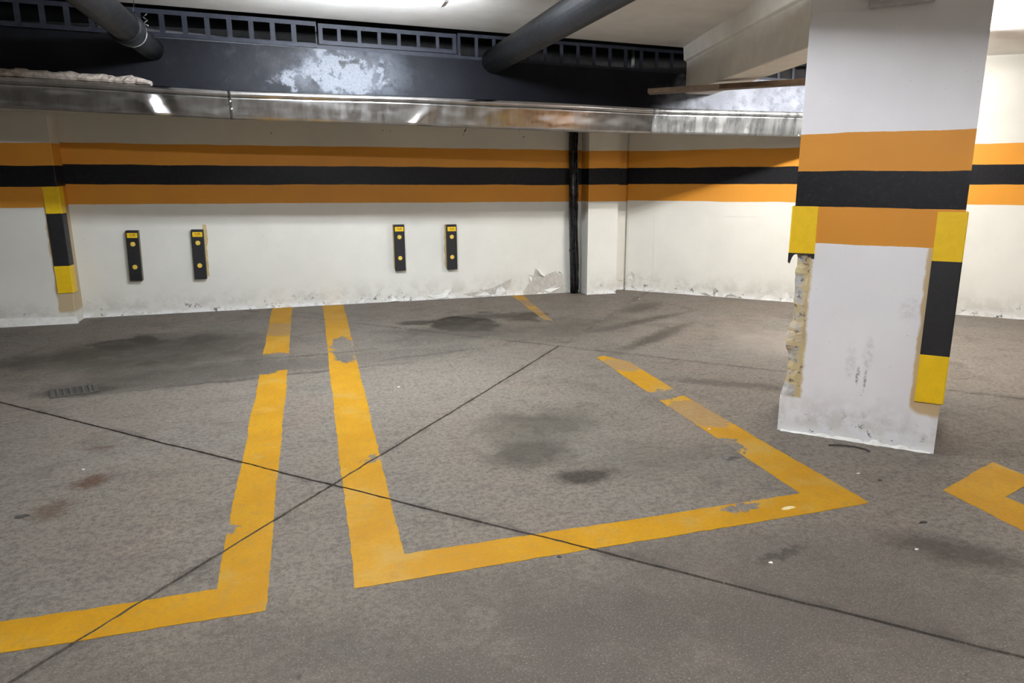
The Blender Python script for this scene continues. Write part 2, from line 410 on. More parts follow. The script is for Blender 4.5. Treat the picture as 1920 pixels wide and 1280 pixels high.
m_yellow = simple('bright yellow foam rubber', (0.80, 0.52, 0.012), 0.42, 0, 0.05, 20, 0.05)
m_cap = simple('yellow screw cap', (0.72, 0.50, 0.08), 0.45, 0, 0.1, 30, 0.05)
m_edge = simple('pale yellow foam edge', (0.62, 0.52, 0.22), 0.55, 0, 0.1, 30, 0.05)
m_glue = simple('dried tan glue', (0.52, 0.40, 0.20), 0.6, 0, 0.15, 30, 0.3)
m_flake = simple('peeling white paint', (0.78, 0.775, 0.74), 0.6, 0, 0.08, 20, 0.2)
m_plaster = simple('bare grey plaster', (0.50, 0.475, 0.43), 0.8, 0, 0.15, 30, 0.4)
m_print = simple('dark label print', (0.12, 0.08, 0.02), 0.5)
m_enamel = simple('white enamel', (0.72, 0.72, 0.73), 0.4, 0, 0.03)
m_grey = simple('grey plastic', (0.5, 0.5, 0.52), 0.5, 0, 0.08)
m_drain = simple('dirty drain iron', (0.085, 0.08, 0.076), 0.5, 0.3, 0.3, 60, 0.3)
m_chip = simple('white paint chip', (0.72, 0.71, 0.68), 0.6, 0, 0.1)
m_bit = simple('dark grit', (0.05, 0.045, 0.04), 0.8, 0, 0.3)
m_puddle, n = material('wet oily spot'); n.shade((0.05, 0.05, 0.05), n.step(n.noise(n.pos(), 30), 0.3, 0.7, 0.06, 0.16), 0)
m_squash = simple('crushed pale yellow wrapper', (0.66, 0.56, 0.30), 0.5, 0, 0.2, 60, 0.3)

# ------------------------------------------------------------------ floor: slabs cut by the saw joints
def clip(poly, p, nrm):
    """part of poly where (q - p).n >= 0"""
    out = []
    for i in range(len(poly)):
        a, b = poly[i], poly[(i + 1) % len(poly)]
        da = (a[0] - p[0]) * nrm[0] + (a[1] - p[1]) * nrm[1]
        db = (b[0] - p[0]) * nrm[0] + (b[1] - p[1]) * nrm[1]
        if da >= 0: out.append(a)
        if (da >= 0) != (db >= 0):
            t = da / (da - db)
            out.append((a[0] + (b[0] - a[0]) * t, a[1] + (b[1] - a[1]) * t))
    return out
def joint(p, q, gap):
    d = Vector((q[0] - p[0], q[1] - p[1])).normalized()
    nr = Vector((-d.y, d.x))
    return (p, (nr.x, nr.y), gap)
J1 = joint((-1.635, 5.043), (1.98, 1.589), 0.016)
J2 = joint((-0.873, 2.365), (1.937, 5.720), 0.015)
J3 = joint((2.136, 5.864), (3.479, 4.580), 0.008)
def side(poly, j, s, gap=None):
    p, nr, gp_ = j
    h = (gp_ if gap is None else gap) / 2
    return clip(poly, (p[0] + s * nr[0] * h, p[1] + s * nr[1] * h), (s * nr[0], s * nr[1]))
def ragged(poly, step, amp, lim=14.0):
    out = []
    for i in range(len(poly)):
        a, b = Vector(poly[i]), Vector(poly[(i + 1) % len(poly)])
        k = max(1, int((b - a).length / step))
        for t in range(k):
            q = a.lerp(b, t / k)
            w1 = noise.noise_vector(Vector((q.x * 2.1, q.y * 2.1, 3.0))) * 0.010 + noise.noise_vector(Vector((q.x * 11, q.y * 11, 1.0))) * 0.0035
            w2 = noise.noise_vector(Vector((q.x * 40, q.y * 40, 8.0))) * amp
            out.append((q.x + w1.x + w2.x, q.y + w1.y + w2.y))
    return out
ROOM = [(-7.2, -5.0), (10.0, -5.0), (10.0, 2.62), (3.94, YW + 0.1), (-7.2, YW + 0.1)]
floor = tag(empty('floor', (0, 0, 0)), kind='structure')
near, far = side(ROOM, J1, -1), side(ROOM, J1, 1)
# the J1 normal points away from the camera on its +1 side
slabs = [side(near, J2, -1), side(near, J2, 1)]
mid_, back_ = side(far, J3, -1), side(far, J3, 1)
slabs += [side(mid_, J2, -1), side(mid_, J2, 1), back_]
for poly in slabs:
    bm = bmesh.new()
    prism(bm, ragged(poly, 0.045, 0.0018), -0.05, 0.0)
    obj('floor_slab', bm, m_floor, floor)
bm = bmesh.new(); prism(bm, ROOM, -0.12, -0.016)
obj('joint_bed', bm, m_joint, floor)

# ------------------------------------------------------------------ walls and ceiling
def wall(name, bm, m):
    return tag(obj(name, bm, m), kind='structure')
w_back = wall('wall_back', B(-7.2, 4.10, YW, YW + 0.15, -0.1, 3.15), m_wall)
def diag(u, v, z):
    """u metres along the oblique wall from its corner, v metres in front of it"""
    k = 0.70710678
    return Vector((3.975 + u * k - v * k, 8.650 - u * k - v * k, z))
bm = bmesh.new()
hexa(bm, [diag(0, 0, -0.1), diag(0, -0.15, -0.1), diag(8.6, -0.15, -0.1), diag(8.6, 0, -0.1), diag(0, 0, 3.1), diag(0, -0.15, 3.1), diag(8.6, -0.15, 3.1), diag(8.6, 0, 3.1)])
m_wall2 = wall_paint('cream oblique wall paint with bands', (1.158, 1.362, 1.560, 1.766), 0.0, WHITE)
w_diag = wall('wall_right', bm, m_wall2)
wall('wall_left', B(-7.35, -7.2, -5, YW + 0.15, -0.1, 3.15), m_plain)
wall('wall_front', B(-7.35, 10.15, -5.15, -5, -0.1, 3.15), m_plain)
wall('wall_side', B(10, 10.15, -5, 2.65, -0.1, 3.15), m_plain)
bm = bmesh.new()
prism(bm, [(-7.2, -5), (10.05, -5), (10.05, YD + 0.02), (-7.2, YD + 0.02)], lambda x, y: z_ceil(x), lambda x, y: z_ceil(x) + 0.2)
wall('ceiling', bm, m_ceil)
# shaft behind the grilles: soffit over the parking bays and a lid
sh = tag(obj('ceiling_shaft', B(-7.2, 6.2, YD + 0.13, YW, 2.13, 2.19), m_plain), kind='structure')
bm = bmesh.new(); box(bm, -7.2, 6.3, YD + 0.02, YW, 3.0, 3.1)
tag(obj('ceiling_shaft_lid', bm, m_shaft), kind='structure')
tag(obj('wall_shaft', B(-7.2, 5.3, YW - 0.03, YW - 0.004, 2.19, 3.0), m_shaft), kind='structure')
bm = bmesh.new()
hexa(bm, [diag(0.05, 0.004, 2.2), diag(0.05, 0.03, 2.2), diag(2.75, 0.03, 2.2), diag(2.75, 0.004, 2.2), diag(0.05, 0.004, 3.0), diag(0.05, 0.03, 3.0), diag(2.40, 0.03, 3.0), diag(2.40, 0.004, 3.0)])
tag(obj('wall_shaft_dark_panel', bm, m_shaft), kind='structure')  # dark panel added over the cream wall so the grille openings look unlit
# pilaster in the corner
bm = B(3.352, 3.750, 8.430, YW + 0.01, -0.05, 2.14)
wall('wall_pilaster', bm, m_wall2)
# dark upper wall
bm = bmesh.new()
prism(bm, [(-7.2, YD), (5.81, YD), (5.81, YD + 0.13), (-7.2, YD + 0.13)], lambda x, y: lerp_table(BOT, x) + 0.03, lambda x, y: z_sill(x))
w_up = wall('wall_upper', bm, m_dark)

# ------------------------------------------------------------------ peeling paint along the wall foot
def flake(parent, org, ax, out, pts, m, lift=0.012, name='paint_flake'):
    """a curled shell of paint: pts are (along, up), the wall point org, axis ax, outward out"""
    org, ax, out = Vector(org), Vector(ax), Vector(out)
    bm = bmesh.new()
    cx = sum(p_[0] for p_ in pts) / len(pts); cz = sum(p_[1] for p_ in pts) / len(pts)
    mid_v = bm.verts.new(org + ax * cx + Vector((0, 0, cz)) + out * 0.004)
    fr = []
    for a, zz in pts:
        k = random.random()
        fr.append(bm.verts.new(org + ax * a + Vector((0, 0, max(0.002, zz))) + out * (0.001 + lift * k * k)))
    for i in range(len(fr)):
        bm.faces.new((mid_v, fr[i], fr[(i + 1) % len(fr)]))
    o = obj(name, bm, m, parent)
    s = o.modifiers.new('thickness', 'SOLIDIFY'); s.thickness = 0.0015; s.offset = 1
    return o
BX = ((1, 0, 0), (0, -1, 0))
# bare plaster where a big scab of paint has come away beside the downpipe, and the curled scabs themselves
flake(w_back, (0, YW, 0), *BX, [(2.56, 0.0), (2.62, 0.09), (2.68, 0.16), (2.66, 0.26), (2.72, 0.22), (2.745, 0.33), (2.80, 0.27), (2.86, 0.235), (2.95, 0.265), (3.02, 0.285), (3.06, 0.24), (3.11, 0.235), (3.13, 0.12), (3.14, 0.0)], m_plaster, 0.001, 'bare_plaster')
flake(w_back, (0, YW, 0), *BX, [(2.76, 0.34), (2.88, 0.235), (2.86, 0.225), (2.80, 0.26)], m_flake, 0.05)
flake(w_back, (0, YW, 0), *BX, [(2.66, 0.27), (2.70, 0.21), (2.685, 0.17), (2.655, 0.23)], m_flake, 0.04)
flake(w_back, (0, YW, 0), *BX, [(3.05, 0.29), (3.12, 0.235), (3.06, 0.245)], m_flake, 0.04)
flake(w_back, (0, YW, 0), *BX, [(2.86, 0.045), (2.96, 0.08), (3.05, 0.115), (3.09, 0.07), (3.02, 0.05), (2.95, 0.02)], m_flake, 0.05)
flake(w_back, (0, YW, 0), *BX, [(1.36, 0.055), (1.48, 0.075), (1.58, 0.11), (1.66, 0.12), (1.64, 0.085), (1.58, 0.02), (1.46, 0.012)], m_flake, 0.05)
flake(w_back, (0, YW, 0), *BX, [(1.80, 0.05), (1.93, 0.06), (2.05, 0.085), (2.18, 0.11), (2.30, 0.155), (2.44, 0.22), (2.42, 0.14), (2.30, 0.0), (1.95, 0.0)], m_plaster, 0.001, 'bare_plaster')
flake(w_back, (0, YW, 0), *BX, [(2.20, 0.02), (2.24, 0.10), (2.31, 0.12), (2.36, 0.06), (2.30, 0.01)], m_flake, 0.04)
flake(w_back, (0, YW, 0), *BX, [(1.95, 0.02), (2.02, 0.065), (2.10, 0.07), (2.16, 0.02)], m_flake, 0.03)
flake(w_back, (0, YW, 0), *BX, [(0.60, 0.01), (0.63, 0.06), (0.68, 0.07), (0.71, 0.01)], m_flake, 0.03)
flake(w_back, (0, YW, 0), *BX, [(0.90, 0.01), (0.94, 0.09), (0.99, 0.06), (1.03, 0.01)], m_flake, 0.04)
for x, zz, w_, h_ in ((1.86, 1.99, 0.035, 0.05), (1.845, 1.95, 0.02, 0.02), (2.545, 2.00, 0.012, 0.09), (2.58, 1.93, 0.04, 0.015), (0.90, 1.99, 0.02, 0.015), (0.99, 1.98, 0.015, 0.02), (-0.32, 1.95, 0.02, 0.02)):
    flake(w_back, (0, YW, 0), *BX, [(x, zz), (x + w_, zz + h_), (x + w_ * 0.7, zz + h_ * 0.3), (x + w_ * 0.4, zz - 0.006)], m_bit, 0.001, 'chipped_spot')
for k in range(22):                      # a broken skirt of flakes where wall meets floor
    a = random.uniform(-2.3, 3.0); w_ = random.uniform(0.05, 0.16); h_ = random.uniform(0.015, 0.045)
    flake(w_back, (0, YW, 0), *BX, [(a, 0.0), (a + w_ * 0.2, h_ * 0.8), (a + w_ * 0.6, h_), (a + w_, 0.004), (a + w_ * 0.5, 0.002)], m_flake, 0.02)
DX = ((0.70710678, -0.70710678, 0), (-0.70710678, -0.70710678, 0))
for a, w_, h_ in ((0.05, 0.12, 0.07), (0.30, 0.2, 0.03), (0.62, 0.22, 0.03), (0.95, 0.2, 0.04), (1.30, 0.16, 0.05), (1.72, 0.2, 0.07), (1.95, 0.12, 0.12)):
    flake(w_diag, (3.975, 8.650, 0), *DX, [(a, 0.0), (a + w_ * 0.2, h_ * 0.8), (a + w_ * 0.6, h_), (a + w_, 0.01), (a + w_ * 0.5, 0.002)], m_flake, 0.03)
flake(w_diag, (3.975, 8.650, 0), *DX, [(0.03, 0.17), (0.08, 0.26), (0.14, 0.22), (0.11, 0.14)], m_flake, 0.03)
# old filled panel edges showing through the paint of the oblique wall
for (u0, u1, z0, z1) in ((0.372, 0.379, 0.03, 0.62), (0.375, 1.72, 0.985, 0.990), (0.369, 0.375, 0.62, 1.0), (0.03, 0.036, 0.02, 1.15)):
    bm = bmesh.new()
    hexa(bm, [diag(u0, -0.001, z0), diag(u1, -0.001, z0), diag(u1, 0.0035, z0), diag(u0, 0.0035, z0), diag(u0, -0.001, z1), diag(u1, -0.001, z1), diag(u1, 0.0035, z1), diag(u0, 0.0035, z1)])
    obj('filled_crack', bm, m_wall2, w_diag)

# ------------------------------------------------------------------ pillar: square, turned 45 degrees, with a broken corner
K = 0.70710678
def pil(u, v, z=0.0):
    """u along the camera-side face from its broken corner, v into the pillar"""
    return Vector((2.623 + (u + v) * K, 3.497 + (-u + v) * K, z))
W = 0.812
def pillar_extra(n, c, P, x, y, z, nz, nf):
    u = n.mul(n.sub(n.sub(x, y), 2.623 - 3.497), K)
    v = n.mul(n.sub(n.add(x, y), 2.623 + 3.497), K)
    j = n.mul(n.sub(n.noise(P, 9, 5, 0.7), 0.5), 0.05)
    # broken corner: bare concrete and old yellow glue
    left = n.mul(n.step(n.add(u, j), 0.125, 0.105), n.mul(n.step(n.add(z, j), 0.205, 0.225), n.step(z, 1.16, 1.13)))
    gl = n.mul(n.step(n.noise(n.vec('MULTIPLY', P, (0.6, 0.6, 1.5)), 6, 5, 0.7), 0.50, 0.58), 0.8)
    gl = n.mx(gl, n.mul(n.step(n.add(u, j), 0.070, 0.090), 0.85))
    ex = n.mix(gl, n.mix(nz, (0.33, 0.32, 0.31), (0.50, 0.485, 0.46)), n.mix(n.step(nz, 0.35, 0.65), (0.56, 0.44, 0.20), (0.47, 0.36, 0.19)))
    ex = n.mix(n.step(n.noise(P, 24, 5, 0.75), 0.56, 0.64), ex, (0.13, 0.11, 0.085))
    c = n.mix(left, c, ex)
    # tan glue round the sound guard
    j2 = n.mul(n.sub(n.noise(P, 6, 4, 0.65), 0.5), 0.045)
    right = n.mul(n.step(n.add(u, j2), 0.662, 0.676), n.mul(n.step(n.add(z, j2), 0.195, 0.225), n.step(z, 1.30, 1.28)))
    right = n.mul(right, n.step(n.sub(n.mul(z, 1), n.mul(n.sub(u, 0.70), -0.9)), 0.20, 0.24))
    c = n.mix(n.mul(right, 0.9), c, (0.50, 0.36, 0.17))
    # scuffs left by cars
    sv = n.comb(n.add(u, j), n.add(z, n.mul(j, 2.0)), 0.0)
    for cc, rr, k in (((0.400, 0.385), (0.010, 0.055), 0.8), ((0.440, 0.37), (0.008, 0.07), 0.7), ((0.44, 0.50), (0.03, 0.10), 0.22), ((0.36, 0.47), (0.03, 0.12), 0.15), ((0.62, 0.78), (0.06, 0.08), 0.15)):
        c = n.mix(n.mul(n.mul(n.blob(sv, cc, rr, 0, 1.2, 0.4), n.step(nf, 0.35, 0.6)), k), c, (0.10, 0.10, 0.10))
    return c
m_pillar = wall_paint('white pillar paint with orange and black bands', (1.112, 1.312, 1.503, 1.700), 0.0, (0.84, 0.84, 0.865), True, pillar_extra, 0.5)
pillar = tag(empty('pillar', pil(W / 2, W / 2)), 'square white pillar with orange and black bands and a broken concrete corner', 'pillar')
bm = bmesh.new()
BITE = [(0.22, 0.0), (0.235, 0.002), (0.285, 0.015), (0.37, 0.026), (0.455, 0.027), (0.49, 0.012), (0.525, 0.007), (0.60, 0.010), (0.63, 0.015), (0.66, 0.036), (0.70, 0.040), (0.82, 0.030), (0.90, 0.020), (0.94, 0.022), (0.99, 0.031), (1.06, 0.030), (1.13, 0.02)]   # how far the corner is bitten back, by height
rings = []
zs = [-0.04] + [i * 0.02 for i in range(0, 75)] + [1.5, 1.6, 2.0, 2.75]
for z in zs:
    k = 0.0
    if 0.2 < z < 1.14:
        k = min(1.0, (z - 0.2) / 0.06, (1.14 - z) / 0.05)
    nz = noise.fractal(Vector((0.3, 7.7, z * 7.0)), 1.0, 2.0, 5)
    nz2 = noise.fractal(Vector((4.3, 1.7, z * 9.0)), 1.0, 2.0, 5)
    a = 0.004 + k * max(0.004, 0.046 + 0.055 * nz + (0.035 if 0.82 < z < 1.03 else 0.0) - (0.024 if 0.36 < z < 0.6 else 0))
    b = 0.004 + k * max(0.01, 0.085 + 0.03 * nz2)
    um = max(0.0, 0.85 * lerp_table(BITE, z) + (0.006 * noise.noise(Vector((2.2, 2.2, z * 30))) + 0.004 * noise.noise(Vector((5.2, 1.2, z * 75))))) if 0.235 < z < 1.13 else 0.0
    tip = 0.5 + 0.5 * noise.noise(Vector((2.2, 2.2, z * 16)))
    b = max(b, um + 0.02) if k > 0 else b
    pts = [pil(0, 0.26 if um else a, z), pil(um * 0.9 if um else 0.0005, 0.18 if um else a * 0.9, z), pil(um + 0.002, a * 0.7 + 0.002, z), pil(um + (b - um) * 0.45, a * (0.10 + 0.22 * tip), z), pil(b, 0, z), pil(W, 0, z), pil(W, W, z), pil(0, W, z)]
    rings.append([bm.verts.new(q) for q in pts])
for q, s in zip(rings, rings[1:]):
    for i in range(8):
        j = (i + 1) % 8
        bm.faces.new((q[i], q[j], s[j], s[i]))
bm.faces.new(rings[0][::-1]); bm.faces.new(rings[-1])
obj('shaft', bm, m_pillar, pillar)
bm = bmesh.new()                                    # crumbling white skirt at the foot
prev = None
for i in range(34):
    u = 0.02 + i * 0.0235
    h = 0.005 + (0.055 if 0.22 < u < 0.72 else 0.012) * max(0, 0.25 + noise.noise(Vector((u * 22, 0, 0))))
    d = 0.002 + 0.010 * random.random()
    cur = [bm.verts.new(pil(u, -d - 0.006, 0.001)), bm.verts.new(pil(u, -d * 0.6, h * 0.6)), bm.verts.new(pil(u, 0.004, h))]
    if prev:
        bm.faces.new((prev[0], cur[0], cur[1], prev[1])); bm.faces.new((prev[1], cur[1], cur[2], prev[2]))
    prev = cur
obj('crumbling_skirt', bm, m_flake, pillar)

# ------------------------------------------------------------------ corner guards
def guard(name, label, P_, z_cuts, mats, flange=0.122, th=0.014, torn=False):
    """L-shaped foam guard; P_(a, b, z): a along face one, b along face two, measured inward from the corner"""
    root = tag(empty(name, P_(0, 0, z_cuts[-1])), label, 'corner guard', 'foam corner guards')
    for i in range(len(z_cuts) - 1):
        z1, z0 = z_cuts[i], z_cuts[i + 1]
        bm = bmesh.new()
        prof = [(-th, flange), (-th, -th + 0.006), (-th + 0.006, -th), (flange, -th), (flange, -0.001), (0.002, -0.001), (-0.001, 0.002), (-0.001, flange)]
        prof = [(a, b) for a, b in prof]
        if torn and i == len(z_cuts) - 2:
            n_ = 14
            lo = []
            cols = []
            for k in range(n_ + 1):
                a = -th + (flange + th) * k / n_
                zz = z0 + 0.030 * math.sin(math.pi * min(1, max(0, (a - 0.0) / 0.11))) + random.uniform(-0.006, 0.006)
                if k < 2: zz = z0 - 0.028 + random.uniform(-0.008, 0.008)
                cols.append((a, min(zz, z1 - 0.006)))
            A = [[bm.verts.new(P_(a, d, z)) for a, z in cols] for d in (-th, -0.001)]
            T = [[bm.verts.new(P_(a, d, z1)) for a, z in cols] for d in (-th, -0.001)]
            for k in range(n_):
                bm.faces.new((A[0][k], A[0][k + 1], T[0][k + 1], T[0][k]))
                bm.faces.new((A[1][k], A[1][k + 1], T[1][k + 1], T[1][k]))
                bm.faces.new((A[0][k], A[0][k + 1], A[1][k + 1], A[1][k]))
                bm.faces.new((T[0][k], T[0][k + 1], T[1][k + 1], T[1][k]))
            for k in (0, n_): bm.faces.new((A[0][k], A[1][k], T[1][k], T[0][k]))
        else:
            lo = [bm.verts.new(P_(a, b, z0)) for a, b in prof]
            hi = [bm.verts.new(P_(a, b, z1)) for a, b in prof]
            nn = len(prof)
            bm.faces.new(lo[::-1]); bm.faces.new(hi)
            for k in range(nn):
                bm.faces.new((lo[k], lo[(k + 1) % nn], hi[(k + 1) % nn], hi[k]))
        obj('yellow_band' if mats[i] is m_yellow else 'black_band', bm, mats[i], root)
    return root
guard('corner_guard', 'whole yellow and black foam guard on the sound edge of the white pillar',
      lambda a, b, z: pil(W - a, b, z), [1.296, 1.046, 0.548, 0.287], [m_yellow, m_black, m_yellow])
guard('corner_guard', 'torn yellow stub of a foam guard above the broken pillar corner',
      lambda a, b, z: pil(a, b, z), [1.314, 1.056, 1.030], [m_yellow, m_black], torn=True)
# column against the back wall with its own guard
def column_extra(n, c, P, x, y, z, nz, nf):
    j = n.mul(n.sub(n.noise(P, 7, 4, 0.65), 0.5), 0.06)
    right = n.mul(n.step(n.add(x, j), -2.56, -2.54), n.mul(n.step(n.add(z, j), 0.10, 0.14), n.step(z, 1.30, 1.28)))
    return n.mix(n.mul(right, 0.9), c, (0.46, 0.35, 0.19))
m_column = wall_paint('white column paint with bands', (1.20, 1.405, 1.612, 1.83), 0.0, WHITE, True, column_extra)
colm = tag(empty('wall_column', (-2.8, 8.54, 0)), 'striped column standing against the back wall with a tan glue patch', 'column')
bm = B(-3.20, -2.40, 8.40, YW + 0.01, -0.04, 2.13)
obj('shaft', bm, m_column, colm, bevel=0.006)
bm = bmesh.new()
hexa(bm, [(-3.2, 8.375, 0.0), (-2.385, 8.375, 0.0), (-2.385, 8.41, 0.0), (-3.2, 8.41, 0.0), (-3.2, 8.397, 0.09), (-2.397, 8.397, 0.07), (-2.397, 8.41, 0.07), (-3.2, 8.41, 0.09)])
obj('plaster_foot', bm, m_flake, colm)
guard('corner_guard', 'yellow and black foam guard on the column against the back wall',
      lambda a, b, z: Vector((-2.40 - a, 8.40 + b, z)), [1.403, 1.138, 0.605, 0.325], [m_yellow, m_black, m_yellow], 0.13)

# ------------------------------------------------------------------ wall bumpers
def bumper(x, z0, z1, tilt, label, th=0.065, glue=None):
    root = tag(empty('wall_bumper', (x, YW, z0)), label, 'wall bumper', 'black rubber wall bumpers')
    h, w = z1 - z0, 0.124
    R_ = Matrix.Translation((x, YW, (z0 + z1) / 2)) @ Matrix.Rotation(math.radians(tilt), 4, 'Y')
    def part(name, m, a0, a1, d0, d1, b0, b1, bev=0.0, par=None):
        bm = bmesh.new(); box(bm, a0, a1, -d1, -d0, b0, b1, R_)
        return obj(name, bm, m, par or root, bevel=bev)
    hw, hh = w / 2, h / 2
    part('back_layer', m_black, -hw, hw, 0.0, th * 0.40, -hh, hh, 0.003)
    part('yellow_core', m_edge, -hw + 0.001, hw - 0.001, th * 0.40, th * 0.56, -hh + 0.001, hh - 0.001)
    part('front_layer', m_black, -hw, hw, th * 0.56, th, -hh, hh, 0.004)
    lab = part('label', m_yellow, -hw + 0.012, hw - 0.010, th, th + 0.0015, hh - 0.078, hh - 0.026)
    part('print', m_print, -0.030, 0.028, th + 0.0015, th + 0.002, hh - 0.048, hh - 0.043, 0, lab)
    part('print', m_print, -0.022, 0.036, th + 0.0015, th + 0.002, hh - 0.060, hh - 0.056, 0, lab)
    part('print', m_print, 0.016, 0.026, th + 0.0015, th + 0.002, hh - 0.048, hh - 0.036, 0, lab)
    for zc in (hh - 0.145, -hh + 0.150):
        bm = bmesh.new()
        c0 = R_ @ Vector((0, -th + 0.002, zc)); c1 = R_ @ Vector((0, -th - 0.003, zc)); c2 = R_ @ Vector((0, -th - 0.005, zc))
        tube(bm, [c0, c1, c2], [0.025, 0.025, 0.020], 20)
        obj('screw_cap', bm, m_cap, root)
    if glue:
        bm = bmesh.new()
        n_ = 18; pv = None
        for k in range(n_ + 1):
            t = k / n_
            zc = z0 + 0.02 + (h + (0.05 if glue > 0 else 0) - 0.02) * t
            off = hw + 0.006 + abs(glue) * (0.35 + 0.65 * abs(noise.noise(Vector((x * 3, t * 3.5, 0)))) * 1.6)
            sx = 1 if glue > 0 else -1
            cx = x - math.tan(math.radians(-tilt)) * (zc - (z0 + z1) / 2)
            cur = (bm.verts.new((cx + sx * (hw - 0.01), YW - 0.003, zc)), bm.verts.new((cx + sx * off, YW - 0.002, zc)))
            if pv: bm.faces.new((pv[0], pv[1], cur[1], cur[0]))
            pv = cur
        o = obj('glue_smear', bm, m_glue, root)
        s = o.modifiers.new('thickness', 'SOLIDIFY'); s.thickness = 0.002
    return root
bumper(-1.822, 0.392, 0.934, 1.6, 'black wall bumper with two yellow caps, first one from the striped column', 0.07)
bumper(-1.172, 0.382, 0.926, 1.2, 'black wall bumper with tan glue smeared out, second one from the striped column', 0.065, 0.030)
bumper(1.042, 0.382, 0.925, 0.2, 'black wall bumper with two yellow caps, second one from the black downpipe', 0.065, -0.010)
bumper(1.670, 0.371, 0.910, 0.2, 'black wall bumper with orange glue at one edge, nearest the black downpipe', 0.065, -0.022)

# ------------------------------------------------------------------ downpipe in the corner
dp = tag(empty('downpipe', (3.235, 8.60, 0)), 'black vertical drainpipe in the corner beside the wall pilaster', 'pipe')
bm = bmesh.new(); tube(bm, [(3.205, 8.60, 2.13), (3.213, 8.60, 1.2), (3.245, 8.60, 0.004)], 0.052, 20)
obj('pipe', bm, m_pipe2, dp, True)
for k, (ox, oy) in enumerate(((-0.030, -0.052), (0.006, -0.060), (0.040, -0.045))):
    bm = bmesh.new()
    tube(bm, [(3.207 + ox + 0.006 * math.sin(i * 0.9 + k) + 0.038 * (i / 16) ** 2, 8.60 + oy, 2.13 - i * 0.13) for i in range(17)], 0.008, 8)
    obj('cable', bm, m_pipe2, dp, True)
for zc in (0.55, 1.75):
    bm = bmesh.new(); xc = 3.208 + (0.02 if zc < 1 else 0.0)
    tube(bm, [(xc, 8.60, zc - 0.015), (xc, 8.60, zc + 0.015)], 0.056, 20)
    obj('clamp', bm, m_pipe2, dp)

# ------------------------------------------------------------------ galvanised gutter along the dark wall
gut = tag(empty('gutter', (1.0, YD - 0.05, 1.93)), 'dented galvanised sheet gutter running under the dark upper wall', 'gutter')
def dent(x, t):
    """outward push (m) of the fascia at x; t = 0 bottom .. 1 top"""
    d = 0.004 * noise.noise(Vector((x * 2.2, t * 2, 0))) + 0.0018 * noise.noise(Vector((x * 9, t * 4, 5)))
    e = (x + 1.13 + 0.10 * (t - 0.2)) / 0.09                       # folded kink near the column end
    d += 0.030 * math.exp(-e * e) * (1 - t) ** 0.7 * (1.0 if e < 0 else 0.7) - 0.016 * math.exp(-((x + 1.0 + 0.1 * t) / 0.06) ** 2) * (1 - 0.5 * t)
    e = (x - 0.99 - 0.20 * t) / 0.05                               # torn corner mid-way
    d += 0.018 * math.exp(-e * e) * (1 - t) ** 2.0 - 0.012 * math.exp(-((x - 1.15 - 0.1 * t) / 0.09) ** 2) * (1 - t)
    return d
def gutter_section(x0, x1, fwd, m=m_galv):
    n_ = int((x1 - x0) / 0.025)
    bm = bmesh.new(); rows = []
    bl = bmesh.new(); lrows = []
    for i in range(n_ + 1):
        x = x0 + (x1 - x0) * i / n_
        zt, zb = lerp_table(LIP, x), lerp_table(BOT, x)
        yf = YD - 0.085 - fwd
        row = [Vector((x, YD - 0.002, zb + 0.004))]
        for k in range(9):
            t = k / 8
            row.append(Vector((x, yf - dent(x, t) + 0.034 * (1 - t) + 0.004 * t, zb + (zt - 0.045 - zb) * t)))
        rows.append([bm.verts.new(q) for q in row])
        y_ = yf + 0.006
        lip = [(0.000, -0.050), (-0.012, -0.054), (-0.022, -0.046), (-0.026, -0.030), (-0.024, -0.012), (-0.014, 0.000), (0.002, 0.002), (0.014, -0.006), (0.016, -0.020)]
        lrows.append([bl.verts.new((x, y_ + a, zt + b + 0.0015 * noise.noise(Vector((x * 6, 1, 1))))) for a, b in lip])
    for R0 in (rows, lrows):
        b_ = bm if R0 is rows else bl
        for q, s in zip(R0, R0[1:]):
            for k in range(len(q) - 1):
                b_.faces.new((q[k], q[k + 1], s[k + 1], s[k]))
    o = obj('sheet', bm, m, gut, True)
    s = o.modifiers.new('thickness', 'SOLIDIFY'); s.thickness = 0.0016; s.offset = -1
    l = obj('rolled_lip', bl, m, gut, True)
    s = l.modifiers.new('thickness', 'SOLIDIFY'); s.thickness = 0.0016; s.offset = -1
gutter_section(-3.6, -0.53, 0.0)
gutter_section(-0.56, 3.36, 0.004)
gutter_section(3.33, 5.70, 0.008, m_galv2)
for x, zz in ((-0.545, 0.14), (-0.54, 0.08), (3.35, 0.07), (3.352, 0.15), (5.0, 0.01)):
    zb = lerp_table(BOT, x); yf = YD - 0.095
    bm = bmesh.new(); tube(bm, [(x, yf + 0.006, zb + zz), (x, yf - 0.004, zb + zz)], 0.006, 10)
    obj('rivet', bm, m_enamel, gut)
# crumbly mortar left on the lip
bm = bmesh.new(); rows = []
for i in range(60):
    x = -2.5 + i * (1.36 / 59)
    zt = lerp_table(LIP, x)
    h = 0.062 + 0.016 * noise.noise(Vector((x * 9, 0, 0))) + 0.012 * noise.noise(Vector((x * 30, 2, 0)))
    if x > -1.25: h *= 1 - 0.3 * (x + 1.25) / 0.11
    f = 0.014 * noise.noise(Vector((x * 14, 7, 0))) + 0.008 * noise.noise(Vector((x * 45, 3, 0)))
    ring = [(YD - 0.085 + f, zt + 0.004 + abs(f) * 0.6), (YD - 0.102 + f, zt + h * 0.35), (YD - 0.096 - f, zt + h * 0.75), (YD - 0.075 + f, zt + h), (YD - 0.002, zt + h * 0.95), (YD - 0.002, zt + 0.004)]
    rows.append([bm.verts.new((x + 0.006 * noise.noise(Vector((k, x * 20, 0))), a, b)) for k, (a, b) in enumerate(ring)])
